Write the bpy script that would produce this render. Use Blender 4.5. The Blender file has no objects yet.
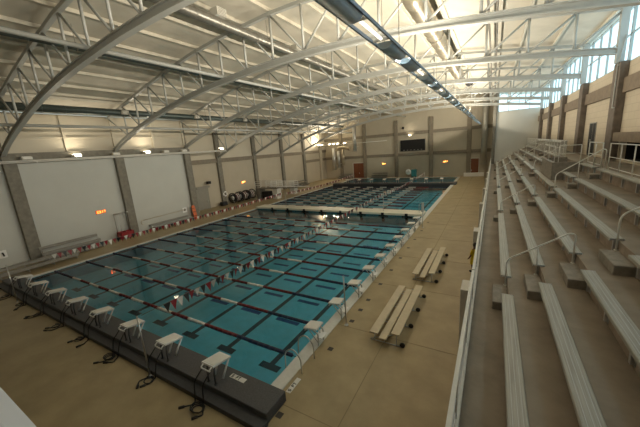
import bpy, math, random
from mathutils import Vector, Matrix
random.seed(7)
D = bpy.data
COL = bpy.context.scene.collection
PI = math.pi

# ------------------------------------------------------------------ materials
MATS = {}
def mat(name, col, rough=.6, metal=0., noise=0., scale=3., col2=None, bump=0., bscale=20., spec=.5, detail=4., stretch=None):
    m = D.materials.new(name); m.use_nodes = True
    nt = m.node_tree; b = nt.nodes['Principled BSDF']
    b.inputs['Base Color'].default_value = (*col, 1)
    b.inputs['Roughness'].default_value = rough
    b.inputs['Metallic'].default_value = metal
    b.inputs['Specular IOR Level'].default_value = spec
    tc = nt.nodes.new('ShaderNodeTexCoord')
    if noise or col2:
        n = nt.nodes.new('ShaderNodeTexNoise'); n.inputs['Scale'].default_value = scale
        n.inputs['Detail'].default_value = detail; n.inputs['Roughness'].default_value = .6
        if stretch:
            mp = nt.nodes.new('ShaderNodeMapping'); mp.inputs['Scale'].default_value = stretch
            nt.links.new(tc.outputs['Object'], mp.inputs['Vector']); nt.links.new(mp.outputs['Vector'], n.inputs['Vector'])
        else: nt.links.new(tc.outputs['Object'], n.inputs['Vector'])
        r = nt.nodes.new('ShaderNodeValToRGB')
        c2 = col2 or tuple(max(0, c*(1-noise)) for c in col)
        r.color_ramp.elements[0].position = .35; r.color_ramp.elements[0].color = (*c2, 1)
        r.color_ramp.elements[1].position = .65; r.color_ramp.elements[1].color = (*col, 1)
        nt.links.new(n.outputs['Fac'], r.inputs['Fac']); nt.links.new(r.outputs['Color'], b.inputs['Base Color'])
    if bump:
        n2 = nt.nodes.new('ShaderNodeTexNoise'); n2.inputs['Scale'].default_value = bscale
        nt.links.new(tc.outputs['Object'], n2.inputs['Vector'])
        bp = nt.nodes.new('ShaderNodeBump'); bp.inputs['Strength'].default_value = bump; bp.inputs['Distance'].default_value = .02
        nt.links.new(n2.outputs['Fac'], bp.inputs['Height']); nt.links.new(bp.outputs['Normal'], b.inputs['Normal'])
    MATS[name] = m
    return m
def emis(name, col, strength):
    m = D.materials.new(name); m.use_nodes = True
    b = m.node_tree.nodes['Principled BSDF']
    b.inputs['Base Color'].default_value = (*col, 1)
    b.inputs['Emission Color'].default_value = (*col, 1)
    b.inputs['Emission Strength'].default_value = strength
    return m
def masonry(name, c1, c2, mortar, bw, bh, rough=.8):
    m = mat(name, c1, rough); nt = m.node_tree; b = nt.nodes['Principled BSDF']
    tc = nt.nodes.new('ShaderNodeTexCoord'); mp = nt.nodes.new('ShaderNodeMapping')
    mp.inputs['Rotation'].default_value = (PI/2, 0, PI/2) if name.endswith('_x') else (PI/2, 0, 0)
    sx = nt.nodes.new('ShaderNodeSeparateXYZ'); cx = nt.nodes.new('ShaderNodeCombineXYZ')
    nt.links.new(tc.outputs['Object'], sx.inputs[0])
    nt.links.new(sx.outputs['Y' if name.endswith('_x') else 'X'], cx.inputs['X']); nt.links.new(sx.outputs['Z'], cx.inputs['Y'])
    br = nt.nodes.new('ShaderNodeTexBrick')
    br.inputs['Color1'].default_value = (*c1, 1); br.inputs['Color2'].default_value = (*c2, 1); br.inputs['Mortar'].default_value = (*mortar, 1)
    br.inputs['Scale'].default_value = 1; br.inputs['Mortar Size'].default_value = .012
    br.inputs['Brick Width'].default_value = bw; br.inputs['Row Height'].default_value = bh
    nt.links.new(cx.outputs[0], br.inputs['Vector']); nt.links.new(br.outputs['Color'], b.inputs['Base Color'])
    return m

M_deck   = mat('deck_concrete', (.40,.315,.178), .42, scale=.9, col2=(.32,.25,.138), bump=.12, bscale=9)
M_joint  = mat('joint_dark', (.25,.195,.11), .7)
M_drain  = mat('drain_iron', (.05,.045,.04), .6)
M_gutter = mat('white_tile', (.72,.72,.68), .35, noise=.08, scale=6)
M_poolw  = mat('pool_tile', (.17,.64,.88), .5, noise=.12, scale=2)
M_pline  = mat('lane_tile', (.012,.04,.07), .5)
M_pbar   = mat('bar_tile', (.012,.07,.26), .5)
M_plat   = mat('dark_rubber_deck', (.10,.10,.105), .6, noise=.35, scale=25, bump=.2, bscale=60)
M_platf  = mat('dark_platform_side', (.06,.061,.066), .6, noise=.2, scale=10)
M_white  = mat('white_fibreglass', (.86,.86,.85), .35, noise=.04, scale=8)
M_bulk   = mat('bulkhead_white', (.80,.76,.64), .4, noise=.06, scale=2)
M_black  = mat('black_rubber', (.012,.012,.014), .55)
M_steel  = mat('stainless_steel', (.62,.62,.62), .28, metal=1., noise=.1, scale=12)
M_alu    = mat('aluminium_plank', (.43,.42,.375), .5, metal=.1, noise=.30, scale=9, stretch=(6,.12,1))
M_alutan = mat('aluminium_plank_warm', (.58,.50,.36), .5, metal=.15, noise=.10, scale=3)
M_rail   = mat('pale_pipe_rail', (.82,.82,.79), .35, noise=.05, scale=9)
M_gplank = mat('weathered_grey_plank', (.30,.29,.26), .55, noise=.15, scale=3)
M_galv   = mat('galvanised_rail', (.55,.56,.57), .35, metal=.7, noise=.12, scale=14)
M_rpaint = mat('grey_painted_rail', (.66,.65,.61), .4, noise=.08, scale=9)
M_conc   = mat('grandstand_concrete', (.275,.225,.17), .62, scale=1.3, col2=(.20,.162,.122), bump=.18, bscale=14)
M_riser  = mat('riser_concrete', (.37,.30,.24), .8, noise=.25, scale=4)
M_stepc  = mat('step_concrete', (.31,.28,.24), .8, noise=.3, scale=5)
M_walll  = mat('white_wall_panel', (.52,.53,.50), .7, noise=.05, scale=.5)
M_wallup = mat('beige_upper_panel', (.58,.53,.43), .7, noise=.05, scale=.5)
M_wallf  = mat('beige_wall_panel', (.47,.42,.33), .75, noise=.06, scale=.6)
M_col    = mat('concrete_column', (.23,.215,.18), .8, noise=.25, scale=3, bump=.15)
M_colr   = mat('brown_concrete_column', (.17,.14,.115), .8, noise=.3, scale=3, bump=.15)
M_band   = mat('concrete_band', (.25,.215,.165), .8, noise=.2, scale=3)
M_bandr  = mat('brown_concrete_band', (.225,.175,.125), .8, noise=.2, scale=3)
M_wallr  = masonry('cream_block_x', (.56,.49,.38), (.53,.46,.355), (.43,.37,.285), .8, .4)
M_wallend= mat('pale_end_wall', (.62,.61,.56), .7, noise=.04, scale=.7)
M_roof   = mat('roof_liner', (.66,.62,.53), .75, noise=.10, scale=.7, bump=.5, bscale=1.6)
M_purl   = mat('purlin_cream', (.68,.64,.54), .6, noise=.05)
M_truss  = mat('truss_paint', (.46,.47,.45), .4, noise=.05, scale=4)
M_duct   = mat('spiral_duct_metal', (.55,.55,.53), .35, metal=.8, noise=.1, scale=6)
M_ductd  = mat('dark_duct_metal', (.10,.125,.12), .4, metal=.5, noise=.15, scale=6)
M_duct2  = mat('grey_duct_metal', (.30,.29,.26), .35, metal=.6, noise=.12, scale=6)
M_ductt  = mat('warm_duct_metal', (.52,.46,.36), .3, metal=.75, noise=.12, scale=6)
M_blue   = mat('blue_grey_steel', (.60,.76,.92), .4, metal=.05, noise=.08, scale=5)
M_litend  = mat('pale_blue_lit_end', (.50,.60,.67), .4, noise=.05)  # pale tone stands for the lit inside of the reflectors
M_blued  = mat('dark_blue_steel', (.24,.32,.42), .45, metal=.3)
M_grille = mat('grille_white', (.6,.58,.52), .6)
M_red    = mat('maroon', (.15,.010,.016), .5, noise=.1, scale=20)
M_redb   = mat('bright_red_plastic', (.30,.015,.02), .45)
M_navy   = mat('dark_navy', (.015,.025,.07), .5)
M_flagw  = mat('white_vinyl', (.75,.74,.70), .5)
M_flagr  = mat('maroon_vinyl', (.24,.015,.025), .5)
M_flagk  = mat('black_vinyl', (.015,.02,.022), .5)
M_float  = mat('white_float', (.74,.73,.70), .4)
M_orange = mat('orange_plastic', (.65,.12,.015), .45, noise=.1)
M_door   = mat('red_brown_door', (.20,.065,.028), .5, noise=.12, scale=4)
M_greyd  = mat('grey_metal_door', (.26,.25,.215), .5, noise=.08)
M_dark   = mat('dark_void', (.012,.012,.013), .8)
M_screen = mat('scoreboard_black', (.008,.008,.009), .35)
M_ball   = mat('balcony_white', (.72,.73,.77), .5)
M_yellow = mat('yellow_cloth', (.80,.60,.02), .8, noise=.25, scale=14)
M_skin   = mat('skin', (.18,.085,.05), .55)
M_hair   = mat('black_hair', (.008,.007,.006), .5)
M_shoe   = mat('dark_shoe', (.03,.03,.03), .6)
M_tealf  = mat('teal_shaded_float', (.08,.28,.36), .5, noise=.1)  # darkened teal, shade painted into the bulkhead float
M_teal   = mat('teal_plastic', (.05,.27,.30), .5)
M_beige  = mat('beige_pole', (.52,.45,.33), .5)
M_cable  = mat('cable_grey', (.22,.20,.17), .6)
M_lamp   = emis('lamp_glow', (1,.86,.6), 9)
M_tube   = emis('tube_glow', (1,.95,.82), .7)
M_exit   = emis('exit_orange', (1,.30,.05), 1.4)
M_exitg  = emis('exit_amber', (1,.55,.12), 2.5)
M_exitp  = emis('exit_panel', (.35,.07,.015), .35)
M_ink    = mat('ink', (.03,.03,.03), .7)
M_tile   = mat('marker_tile', (.75,.74,.70), .4)

def water_mat():
    m = D.materials.new('pool_water'); m.use_nodes = True; nt = m.node_tree
    for n in list(nt.nodes): nt.nodes.remove(n)
    o = nt.nodes.new('ShaderNodeOutputMaterial'); mx = nt.nodes.new('ShaderNodeMixShader')
    t = nt.nodes.new('ShaderNodeBsdfTransparent'); t.inputs['Color'].default_value = (.80,.94,.96,1)
    g = nt.nodes.new('ShaderNodeBsdfGlossy'); g.inputs['Roughness'].default_value = .03
    f = nt.nodes.new('ShaderNodeFresnel'); f.inputs['IOR'].default_value = 1.33
    tc = nt.nodes.new('ShaderNodeTexCoord'); n = nt.nodes.new('ShaderNodeTexNoise'); n.inputs['Scale'].default_value = 1.1
    n.inputs['Detail'].default_value = 3
    bp = nt.nodes.new('ShaderNodeBump'); bp.inputs['Strength'].default_value = .09; bp.inputs['Distance'].default_value = .05
    L = nt.links.new
    L(tc.outputs['Object'], n.inputs['Vector']); L(n.outputs['Fac'], bp.inputs['Height'])
    L(bp.outputs['Normal'], g.inputs['Normal']); L(bp.outputs['Normal'], f.inputs['Normal'])
    L(f.outputs['Fac'], mx.inputs['Fac']); L(t.outputs[0], mx.inputs[1]); L(g.outputs[0], mx.inputs[2]); L(mx.outputs[0], o.inputs['Surface'])
    return m
M_water = water_mat()
def glass_mat():
    m = D.materials.new('window_glass'); m.use_nodes = True; nt = m.node_tree
    for n in list(nt.nodes): nt.nodes.remove(n)
    o = nt.nodes.new('ShaderNodeOutputMaterial'); mx = nt.nodes.new('ShaderNodeMixShader'); mx.inputs['Fac'].default_value = .06
    t = nt.nodes.new('ShaderNodeBsdfTransparent'); t.inputs['Color'].default_value = (.74,.90,.93,1)
    g = nt.nodes.new('ShaderNodeBsdfGlossy'); g.inputs['Roughness'].default_value = .02
    nt.links.new(t.outputs[0], mx.inputs[1]); nt.links.new(g.outputs[0], mx.inputs[2]); nt.links.new(mx.outputs[0], o.inputs['Surface'])
    return m
M_glass = glass_mat()

# ------------------------------------------------------------------ mesh builder
class MB:
    def __init__(s): s.v=[]; s.f=[]; s.m=[]; s.mats=[]; s.sm=[]
    def mi(s, m):
        if m not in s.mats: s.mats.append(m)
        return s.mats.index(m)
    def add(s, vs, fs, m, smooth=False):
        b=len(s.v); s.v+= [tuple(v) for v in vs]; i=s.mi(m)
        for f in fs: s.f.append(tuple(b+k for k in f)); s.m.append(i); s.sm.append(smooth)
        return s
    def box(s, x0,x1,y0,y1,z0,z1, m):
        vs=[(x0,y0,z0),(x1,y0,z0),(x1,y1,z0),(x0,y1,z0),(x0,y0,z1),(x1,y0,z1),(x1,y1,z1),(x0,y1,z1)]
        return s.add(vs,[(0,3,2,1),(4,5,6,7),(0,1,5,4),(1,2,6,5),(2,3,7,6),(3,0,4,7)],m)
    def bbox(s, x0,x1,y0,y1,z0,z1, m, c=.02):
        # box with chamfered top edges and vertical corners
        def ring(d,z,e): return [(x0+e+d,y0+e,z),(x1-e-d,y0+e,z),(x1-e,y0+e+d,z),(x1-e,y1-e-d,z),(x1-e-d,y1-e,z),(x0+e+d,y1-e,z),(x0+e,y1-e-d,z),(x0+e,y0+e+d,z)]
        vs=ring(c,z0,0)+ring(c,z1-c,0)+ring(c,z1,c)
        fs=[tuple(reversed(range(8)))]+[(i,(i+1)%8,8+(i+1)%8,8+i) for i in range(8)]+[(8+i,8+(i+1)%8,16+(i+1)%8,16+i) for i in range(8)]+[tuple(range(16,24))]
        return s.add(vs,fs,m)
    def obox(s, c, ax, ay, az, m):
        c=Vector(c); ax=Vector(ax); ay=Vector(ay); az=Vector(az)
        vs=[c+i*ax+j*ay+k*az for k in (-1,1) for (i,j) in ((-1,-1),(1,-1),(1,1),(-1,1))]
        return s.add(vs,[(0,3,2,1),(4,5,6,7),(0,1,5,4),(1,2,6,5),(2,3,7,6),(3,0,4,7)],m)
    def tube(s, pts, r, m, n=8, closed=False, caps=True, rect=None):
        pts=[Vector(p) for p in pts]; k=len(pts); rings=[]
        prev=None
        for i,p in enumerate(pts):
            if closed: t=(pts[(i+1)%k]-pts[i-1])
            else: t=(pts[min(i+1,k-1)]-pts[max(i-1,0)])
            t.normalize()
            if prev is None:
                u=Vector((0,0,1)) if abs(t.z)<.9 else Vector((0,1,0))
                u=(u-t*u.dot(t)).normalized()
            else:
                u=(prev-t*prev.dot(t)).normalized()
            w=t.cross(u); prev=u
            rr=r[i] if isinstance(r,(list,tuple)) else r
            if rect: rings.append([p+u*a*rect[1]/2+w*b*rect[0]/2 for a,b in ((-1,-1),(-1,1),(1,1),(1,-1))])
            else: rings.append([p+(u*math.cos(2*PI*j/n)+w*math.sin(2*PI*j/n))*rr for j in range(n)])
        if rect: n=4
        vs=[v for q in rings for v in q]; fs=[]
        for i in range(k if closed else k-1):
            a=i*n; b=((i+1)%k)*n
            for j in range(n): fs.append((a+j,a+(j+1)%n,b+(j+1)%n,b+j))
        if caps and not closed: fs+= [tuple(reversed(range(n))), tuple(range((k-1)*n,k*n))]
        return s.add(vs,fs,m,smooth=not rect)
    def lathe(s, c, axis, prof, m, n=16):
        # prof: list of (radius, offset along axis)
        c=Vector(c); t=Vector(axis).normalized(); u=Vector((0,0,1)) if abs(t.z)<.9 else Vector((0,1,0))
        u=(u-t*u.dot(t)).normalized(); w=t.cross(u); vs=[]; fs=[]
        for r,o in prof:
            for j in range(n): vs.append(c+t*o+(u*math.cos(2*PI*j/n)+w*math.sin(2*PI*j/n))*r)
        for i in range(len(prof)-1):
            for j in range(n): fs.append((i*n+j,i*n+(j+1)%n,(i+1)*n+(j+1)%n,(i+1)*n+j))
        fs.append(tuple(reversed(range(n)))); fs.append(tuple(range((len(prof)-1)*n,len(prof)*n)))
        return s.add(vs,fs,m,True)
    def sphere(s, c, rx, ry, rz, m, n=10, k=6):
        vs=[];fs=[]
        for i in range(k+1):
            a=-PI/2+PI*i/k
            for j in range(n):
                b=2*PI*j/n; vs.append((c[0]+rx*math.cos(a)*math.cos(b),c[1]+ry*math.cos(a)*math.sin(b),c[2]+rz*math.sin(a)))
        for i in range(k):
            for j in range(n): fs.append((i*n+j,i*n+(j+1)%n,(i+1)*n+(j+1)%n,(i+1)*n+j))
        return s.add(vs,fs,m,True)
    def build(s, name, parent=None, label=None, cat=None, group=None, kind=None, loc=None):
        me=D.meshes.new(name)
        vs=s.v
        if loc is not None: vs=[(v[0]-loc[0],v[1]-loc[1],v[2]-loc[2]) for v in vs]
        me.from_pydata(vs,[],s.f)
        for m in s.mats: me.materials.append(m)
        me.polygons.foreach_set('material_index',s.m); me.polygons.foreach_set('use_smooth',s.sm)
        me.update()
        o=D.objects.new(name,me); COL.objects.link(o)
        if loc is not None: o.location=loc
        if parent is not None:
            o.parent=parent; o.location=Vector(o.location)-Vector(parent.location) if loc is not None else -Vector(parent.location)
        tag(o,label,cat,group,kind)
        return o
def tag(o,label=None,cat=None,group=None,kind=None):
    if label: o['label']=label
    if cat: o['category']=cat
    if group: o['group']=group
    if kind: o['kind']=kind
    return o
def thing(name,loc,label,cat,group=None,rz=0):
    o=D.objects.new(name,None); COL.objects.link(o); o.location=loc; o.rotation_euler=(0,0,rz); o.empty_display_size=.2
    return tag(o,label,cat,group)
def part(mb,name,parent,label=None,kind=None):
    """mb given in the parent's local coordinates"""
    me_o=MB.build(mb,name); me_o.parent=parent
    return tag(me_o,label,kind=kind)
def copy_tree(o,parent=None):
    c=o.copy(); COL.objects.link(c); c.parent=parent
    for ch in list(o.children): copy_tree(ch,c)
    return c
def relabel(o,label,group=None):
    o['label']=label
    if group: o['group']=group
    return o
ORD=['nearest','second','third','fourth','fifth','sixth','seventh','eighth','ninth','tenth','eleventh','twelfth']
def struct(mb,name,parent=None,kind='structure'):
    o=mb.build(name)
    if parent is not None: o.parent=parent
    else: o['kind']=kind
    return o
def round_path(pts, r=.15, n=5):
    pts=[Vector(p) for p in pts]; out=[pts[0]]
    for i in range(1,len(pts)-1):
        a,b,c=pts[i-1],pts[i],pts[i+1]; d1=(a-b); d2=(c-b)
        q=min(r,d1.length*.45,d2.length*.45); p1=b+d1.normalized()*q; p2=b+d2.normalized()*q
        for k in range(n+1):
            t=k/n; out.append((1-t)**2*p1+2*t*(1-t)*b+t*t*p2)
    out.append(pts[-1]); return out
def interp(x,xs,ys):
    if x<=xs[0]: return ys[0]+(ys[1]-ys[0])*(x-xs[0])/(xs[1]-xs[0])
    for i in range(len(xs)-1):
        if x<=xs[i+1]: return ys[i]+(ys[i+1]-ys[i])*(x-xs[i])/(xs[i+1]-xs[i])
    return ys[-1]+(ys[-1]-ys[-2])*(x-xs[-1])/(xs[-1]-xs[-2])
FONT={'E':[(0,0,.22,1),(0,0,1,.2),(0,.4,.8,.6),(0,.8,1,1)],'F':[(0,0,.22,1),(0,.42,.8,.6),(0,.8,1,1)],
 'T':[(.39,0,.61,1),(0,.8,1,1)],'I':[(.3,0,.7,1)],'5':[(0,0,.9,.18),(.75,0,1,.55),(0,.42,.9,.6),(0,.5,.22,1),(0,.82,1,1)]}
def letters(mb, txt, org, right, up, out, h, m, w=.62, gap=.22):
    org=Vector(org); R=Vector(right).normalized(); U=Vector(up).normalized(); O=Vector(out).normalized(); x=0
    for ch in txt:
        if ch==' ': x+=h*.9; continue
        if ch=='X':
            for sgn in (1,-1):
                c=org+R*(x+h*w/2)+U*h/2+O*.004
                d=(R*w*h*.5*sgn+U*h*.5); e=O.cross(d).normalized()*h*.11
                mb.obox(c,d*.96,e,O*.006,m)
        else:
            for a,b,c_,d_ in FONT[ch]:
                c=org+R*(x+h*w*(a+c_)/2)+U*h*(b+d_)/2+O*.004
                mb.obox(c,R*h*w*(c_-a)/2,U*h*(d_-b)/2,O*.006,m)
        x+=h*(w+gap)
    return x-h*gap

# ------------------------------------------------------------------ dimensions (metres; x right, y away, z up, pool deck at 0)
W=22.86; YF=61.9; XL1=-27.8; XL2=-31.5; XR=12.35; YN=-9.0; YJ=18.95; PY1=60.8; WZ=-.06; PZ=-1.1
NX=[-1.63-2.607*k for k in range(8)]            # lanes along the pool
RY=[3.05+2.078*k for k in range(10)]            # lanes across the pool
TY=[2.2+8.2*k for k in range(7)]                # truss lines
zt_x=[-32,-28,-24,-20.6,-17,-13.5,-10,-6,-3.9,0,3,7,11,13]; zt_z=[11.2,12.2,13.2,14.0,14.75,15.35,15.75,16.0,16.0,15.75,15.4,14.85,14.25,13.95]
def zt(x): return interp(x,zt_x,zt_z)
zb_x=[-31.4,-28,-26,-23,-19.5,-17,-14.5,-11.8,-8,-4.5,-1.5,1,3,5.8,8.2,10.4,12.1]
zb_z=[7.4,8.75,9.6,10.5,11.4,11.9,12.3,12.62,12.95,13.08,13.05,12.95,12.8,12.5,12.22,11.93,11.66]
def zb(x):
    # smoothed
    return (interp(x-.9,zb_x,zb_z)+interp(x,zb_x,zb_z)*2+interp(x+.9,zb_x,zb_z))/4

# ------------------------------------------------------------------ floor and pool shell
b=MB()
b.box(.44,XR,YN,YF,-.4,0,M_deck); b.box(XL1,.44,YN,0,-.4,0,M_deck)
b.box(XL1,-W-.3,0,YJ,-.4,0,M_deck); b.box(XL2,-W-.3,YJ,YF,-.4,0,M_deck); b.box(-W-.3,.44,PY1,YF,-.4,0,M_deck)
floor=struct(b,'floor')
b=MB()
b.box(2.66,2.69,YN,YF,0,.004,M_joint)
for y in (-4.5,0,4.5,9,13.5,18,22.5,27,31.5,36,40.5,45,49.5,54): b.box(.46,5.7,y-.012,y+.012,0,.004,M_joint)
for y in (-4.5,): b.box(XL1,.4,y-.012,y+.012,0,.004,M_joint)
struct(b,'expansion_joint',floor)
for y in (-.35,2.9,4.96,5.97,7.,8.9,10.96,13.12,15.3,17.4,20,23): 
    b=MB(); b.box(.83,1.03,y-.1,y+.1,0,.006,M_drain); struct(b,'drain_grate',floor)
b=MB()
b.box(-W,0,0,PY1,PZ-.15,PZ,M_poolw)
b.box(-W-.15,-W,0,PY1,PZ,-.03,M_poolw); b.box(0,.15,0,PY1,PZ,-.03,M_poolw); b.box(-W,0,-.15,0,PZ,-.01,M_poolw); b.box(-W,0,PY1,PY1+.15,PZ,-.01,M_poolw)
pf=struct(b,'floor_pool')
b=MB()
for x in NX:
    for a,c in ((2.1,23.2),(28.6,47.0)):
        b.box(x-.13,x+.13,a,c,PZ,PZ+.006,M_pline)
        for e in (a,c): b.box(x-.5,x+.5,e-.16,e+.16,PZ,PZ+.007,M_pline)
b.box(-W,0,.9,1.1,PZ,PZ+.005,M_pline) if False else None
struct(b,'lane_line',pf)
b=MB()
for y in RY+[28.6+2.078*k for k in range(10)]:
    for x in [NX[0]-1.30-2.607*k for k in range(7)]:
        b.box(x-.72,x+.72,y-.13,y+.13,PZ,PZ+.006,M_pbar)
struct(b,'cross_bar',pf)
# dark waterline strips along the walls
b=MB(); b.box(-.02,-.001,.2,PY1,-.28,-.06,M_pline); b.box(-W+.001,-W+.02,.2,PY1,-.28,-.06,M_pline); struct(b,'waterline_band',pf)
b=MB(); b.box(-.04,.44,.2,24.9,-.03,.03,M_gutter); b.box(-.04,.44,26.8,PY1+.3,-.03,.03,M_gutter); b.box(.03,.44,24.9,26.8,-.03,.03,M_gutter); struct(b,'trim_1')
b=MB(); b.box(-W-.3,-W+.04,.2,PY1+.3,-.03,.03,M_gutter); struct(b,'trim_2')
b=MB(); b.box(-W-.3,.44,PY1-.04,PY1+.3,-.03,.03,M_gutter); struct(b,'trim_3')
def water(y0,y1,label):
    b=MB(); b.add([(-W+.02,y0,WZ),(-.02,y0,WZ),(-.02,y1,WZ),(-W+.02,y1,WZ)],[(0,1,2,3)],M_water)
    b.build('pool_water',label=label,cat='water',kind='stuff')
water(.16,24.9,'still teal water in the near half of the pool')
water(26.8,48.7,'still teal water between the white bulkhead and the far dark platform')
water(50.6,PY1-.04,'strip of water behind the far dark platform by the end wall')

# ------------------------------------------------------------------ walls
b=MB(); b.box(XL1-.3,XL1,YN,YJ,0,9.0,M_walll); b.box(XL1-.3,XL1,YN,YJ,9.0,12.4,M_wallup)
b.box(XL2,XL1,YJ-.3,YJ,0,12.3,M_walll)
wl=struct(b,'wall_left')
b=MB(); b.box(XL2-.3,XL2,YJ-.3,YF,0,7.2,M_wallf); b.box(XL2-.3,XL2,YJ-.3,YF,7.2,11.6,M_wallup)
wl2=struct(b,'wall_left_rear')
def column(wall,x0,x1,y0,y1,z0,z1,m,name='column'):
    b=MB(); b.bbox(x0,x1,y0,y1,z0,z1,m,.03); struct(b,name,wall)
for y in (-5.8,2.4,10.6,18.6): column(wl,XL1,XL1+.4,y-.42,y+.42,0,8.9,M_col)
b=MB(); b.box(XL1,XL1+.25,YN,YJ,8.6,9.15,M_col); struct(b,'band',wl)
b=MB()
for y in (-1.7,2.4,6.5,10.6,14.7,18.6): b.box(XL1,XL1+.14,y-.12,y+.12,9.15,12.3,M_wallup)
b.box(XL1,XL1+.12,YN,YJ,10.35,10.42,M_wallup); struct(b,'panel_rib',wl)
for y in (26.8,35,43.2,51.4): column(wl2,XL2,XL2+.4,y-.4,y+.4,0,11.3,M_col)
column(wl2,XL2,XL2+.5,58.4,59.3,0,11.3,M_wallf,'corner_pier')
b=MB(); b.box(XL2,XL2+.25,YJ,YF,6.75,7.4,M_band); b.box(XL2,XL2+.25,51.4,YF,4.75,5.35,M_band); struct(b,'band',wl2)
b=MB(); b.box(XL2,6.25,YF,YF+.3,0,16.2,M_wallf); wf=struct(b,'wall_back')
for x in (-26.9,-20.6,-13,-5.5,1.75): column(wf,x-.4,x+.4,YF-.35,YF,0,12.6,M_band)
b=MB(); b.box(XL2,6.25,YF-.2,YF,9.3,9.95,M_band); b.box(XL2,6.25,YF-.2,YF,4.75,5.4,M_band); struct(b,'band',wf)
# right wall
b=MB(); b.box(XR,XR+.3,YN,13.4,0,11.1,M_wallr); b.box(XR,XR+.3,17.9,22.95,0,11.1,M_wallr); b.box(XR,XR+.3,24.65,56.3,0,11.1,M_wallr)
b.box(XR,XR+.3,13.4,17.9,7.3,11.1,M_wallr); b.box(XR,XR+.3,13.4,17.9,0,5.81,M_wallr); b.box(XR,XR+.3,22.95,24.65,8.05,11.1,M_wallr); b.box(XR,XR+.3,22.95,24.65,0,5.81,M_wallr)
wr=struct(b,'wall_right')
RCOL=[2.2,10.4,18.6,27.9-.2,35.6,43.2,51.4]
for y in (2.2,10.4,18.6,26.8,35.0,43.2,51.9): column(wr,XR-.38,XR,y-.55,y+.55,5.8,11.2,M_colr)
b=MB(); b.box(XR-.16,XR,YN,56,9.5,10.3,M_bandr); struct(b,'band',wr)
b=MB(); b.box(XR-.3,XR,12.9,18.4,6.85,7.35,M_bandr); struct(b,'lintel',wr)
# servery recess behind the right wall
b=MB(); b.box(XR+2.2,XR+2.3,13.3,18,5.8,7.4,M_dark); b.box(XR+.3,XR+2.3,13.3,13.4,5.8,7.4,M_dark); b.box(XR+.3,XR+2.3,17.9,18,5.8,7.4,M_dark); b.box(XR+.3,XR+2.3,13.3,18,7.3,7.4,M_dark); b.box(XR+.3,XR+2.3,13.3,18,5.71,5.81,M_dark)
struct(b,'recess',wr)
# end wall of the grandstand and its return
b=MB(); b.box(6.25,XR+.3,56,56.3,0,11.65,M_wallend); we=struct(b,'wall_end')
b=MB(); b.box(6.25,6.5,56.3,YF+.3,0,15.2,M_wallend); struct(b,'wall_return')
column(we,5.75,6.25,55.7,56.3,0,14.8,M_col)
# balcony behind and wall behind the camera
b=MB(); b.box(XL1-.3,XR+.3,YN-.3,YN,0,16,M_wallf); struct(b,'wall_near')
b=MB(); b.box(-12,XR,-6.05,-5.72,6.0,7.25,M_ball); b.bbox(-12.05,XR,-6.12,-5.655,7.2,7.31,M_ball,.03); b.box(-12,XR,YN,-5.72,5.8,6.0,M_conc); struct(b,'wall_balcony')
# roof
b=MB(); xs=[XL2-.4]+[x for x in zt_x if XL2-.4<x<XR+.4]+[XR+.4]
vs=[];fs=[]
for x in xs:
    z=zt(x)+.30
    for y in (YN-.3,YF+.3):
        vs+=[(x,y,z),(x,y,z+.2)]
for i in range(len(xs)-1):
    a=i*4;c=a+4
    fs+=[(a,a+2,c+2,c),(a+1,c+1,c+3,a+3),(a,c,c+1,a+1),(a+2,a+3,c+3,c+2)]
b.add(vs,fs,M_roof); ceil=struct(b,'ceiling')
nodes=[-3.85+2.3*k for k in range(-12,7)]+[12.0]
for i,x in enumerate(nodes):
    b=MB(); z=zt(x)
    b.tube([(x,YN,z+.17),(x,YF,z+.17)],0,M_purl,rect=(.14,.20)); struct(b,'purlin',ceil)

# ------------------------------------------------------------------ windows and doors
def window(name,verts,frame_boxes):
    b=MB()
    for f in frame_boxes: b.box(*f,M_truss)
    o=struct(b,name)
    p=MB(); p.add(verts,[(0,1,2,3)],M_glass); struct(p,'pane',o)
n=0
edges=[YN]+[2.2,10.4,18.6,26.8,35.0,43.2,51.9]+[56]
for y0,y1 in zip(edges[:-1],edges[1:]):
    n+=1; fr=[]; zt_=14.2
    k=max(2,round((y1-y0)/2.05))
    for j in range(k+1):
        y=y0+.04+(y1-y0-.08)*j/k; fr.append((XR+.02,XR+.14,y-.035,y+.035,11.1,zt_))
    for z in (11.1,12.6,14.05): fr.append((XR+.03,XR+.13,y0+.01,y1-.01,z,z+.07))
    window('window_%d'%n,[(XR+.08,y0,11.1),(XR+.08,y1,11.1),(XR+.08,y1,zt_+.1),(XR+.08,y0,zt_+.1)],fr)
fr=[]
for j in range(5):
    x=6.5+(XR-6.5)*j/4; fr.append((x-.035,x+.035,56.05,56.17,11.65,15.1-.13*(x-6.5)/1.0))
for z in (11.65,13.0): fr.append((6.5,XR,56.05,56.17,z,z+.07))
window('window_%d'%(n+1),[(6.5,56.1,11.65),(XR,56.1,11.65),(XR,56.1,14.3),(6.5,56.1,15.2)],fr)
def door(name,boxes,hb):
    b=MB()
    for bx,m in boxes: b.box(*bx,m)
    o=struct(b,name); h=MB(); h.box(*hb,M_steel); struct(h,'door_handle',o)
door('door_1',[((-23.75,-21.05,YF-.06,YF,0,3.6),M_door),((-23.95,-23.75,YF-.1,YF,0,3.75),M_wallend),((-21.05,-20.95,YF-.1,YF,0,3.75),M_wallend),((-23.95,-20.95,YF-.1,YF,3.6,3.75),M_wallend),((-22.42,-22.38,YF-.065,YF,0,3.6),M_dark)],(-22.3,-22.2,YF-.12,YF-.06,1.,1.3))
door('door_2',[((2.2,3.6,YF-.06,YF,0,3.55),M_door),((2.1,2.2,YF-.1,YF,0,3.65),M_wallend),((3.6,3.7,YF-.1,YF,0,3.65),M_wallend),((2.2,3.6,YF-.1,YF,3.55,3.65),M_wallend)],(2.3,2.4,YF-.12,YF-.06,1.,1.3))
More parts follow.
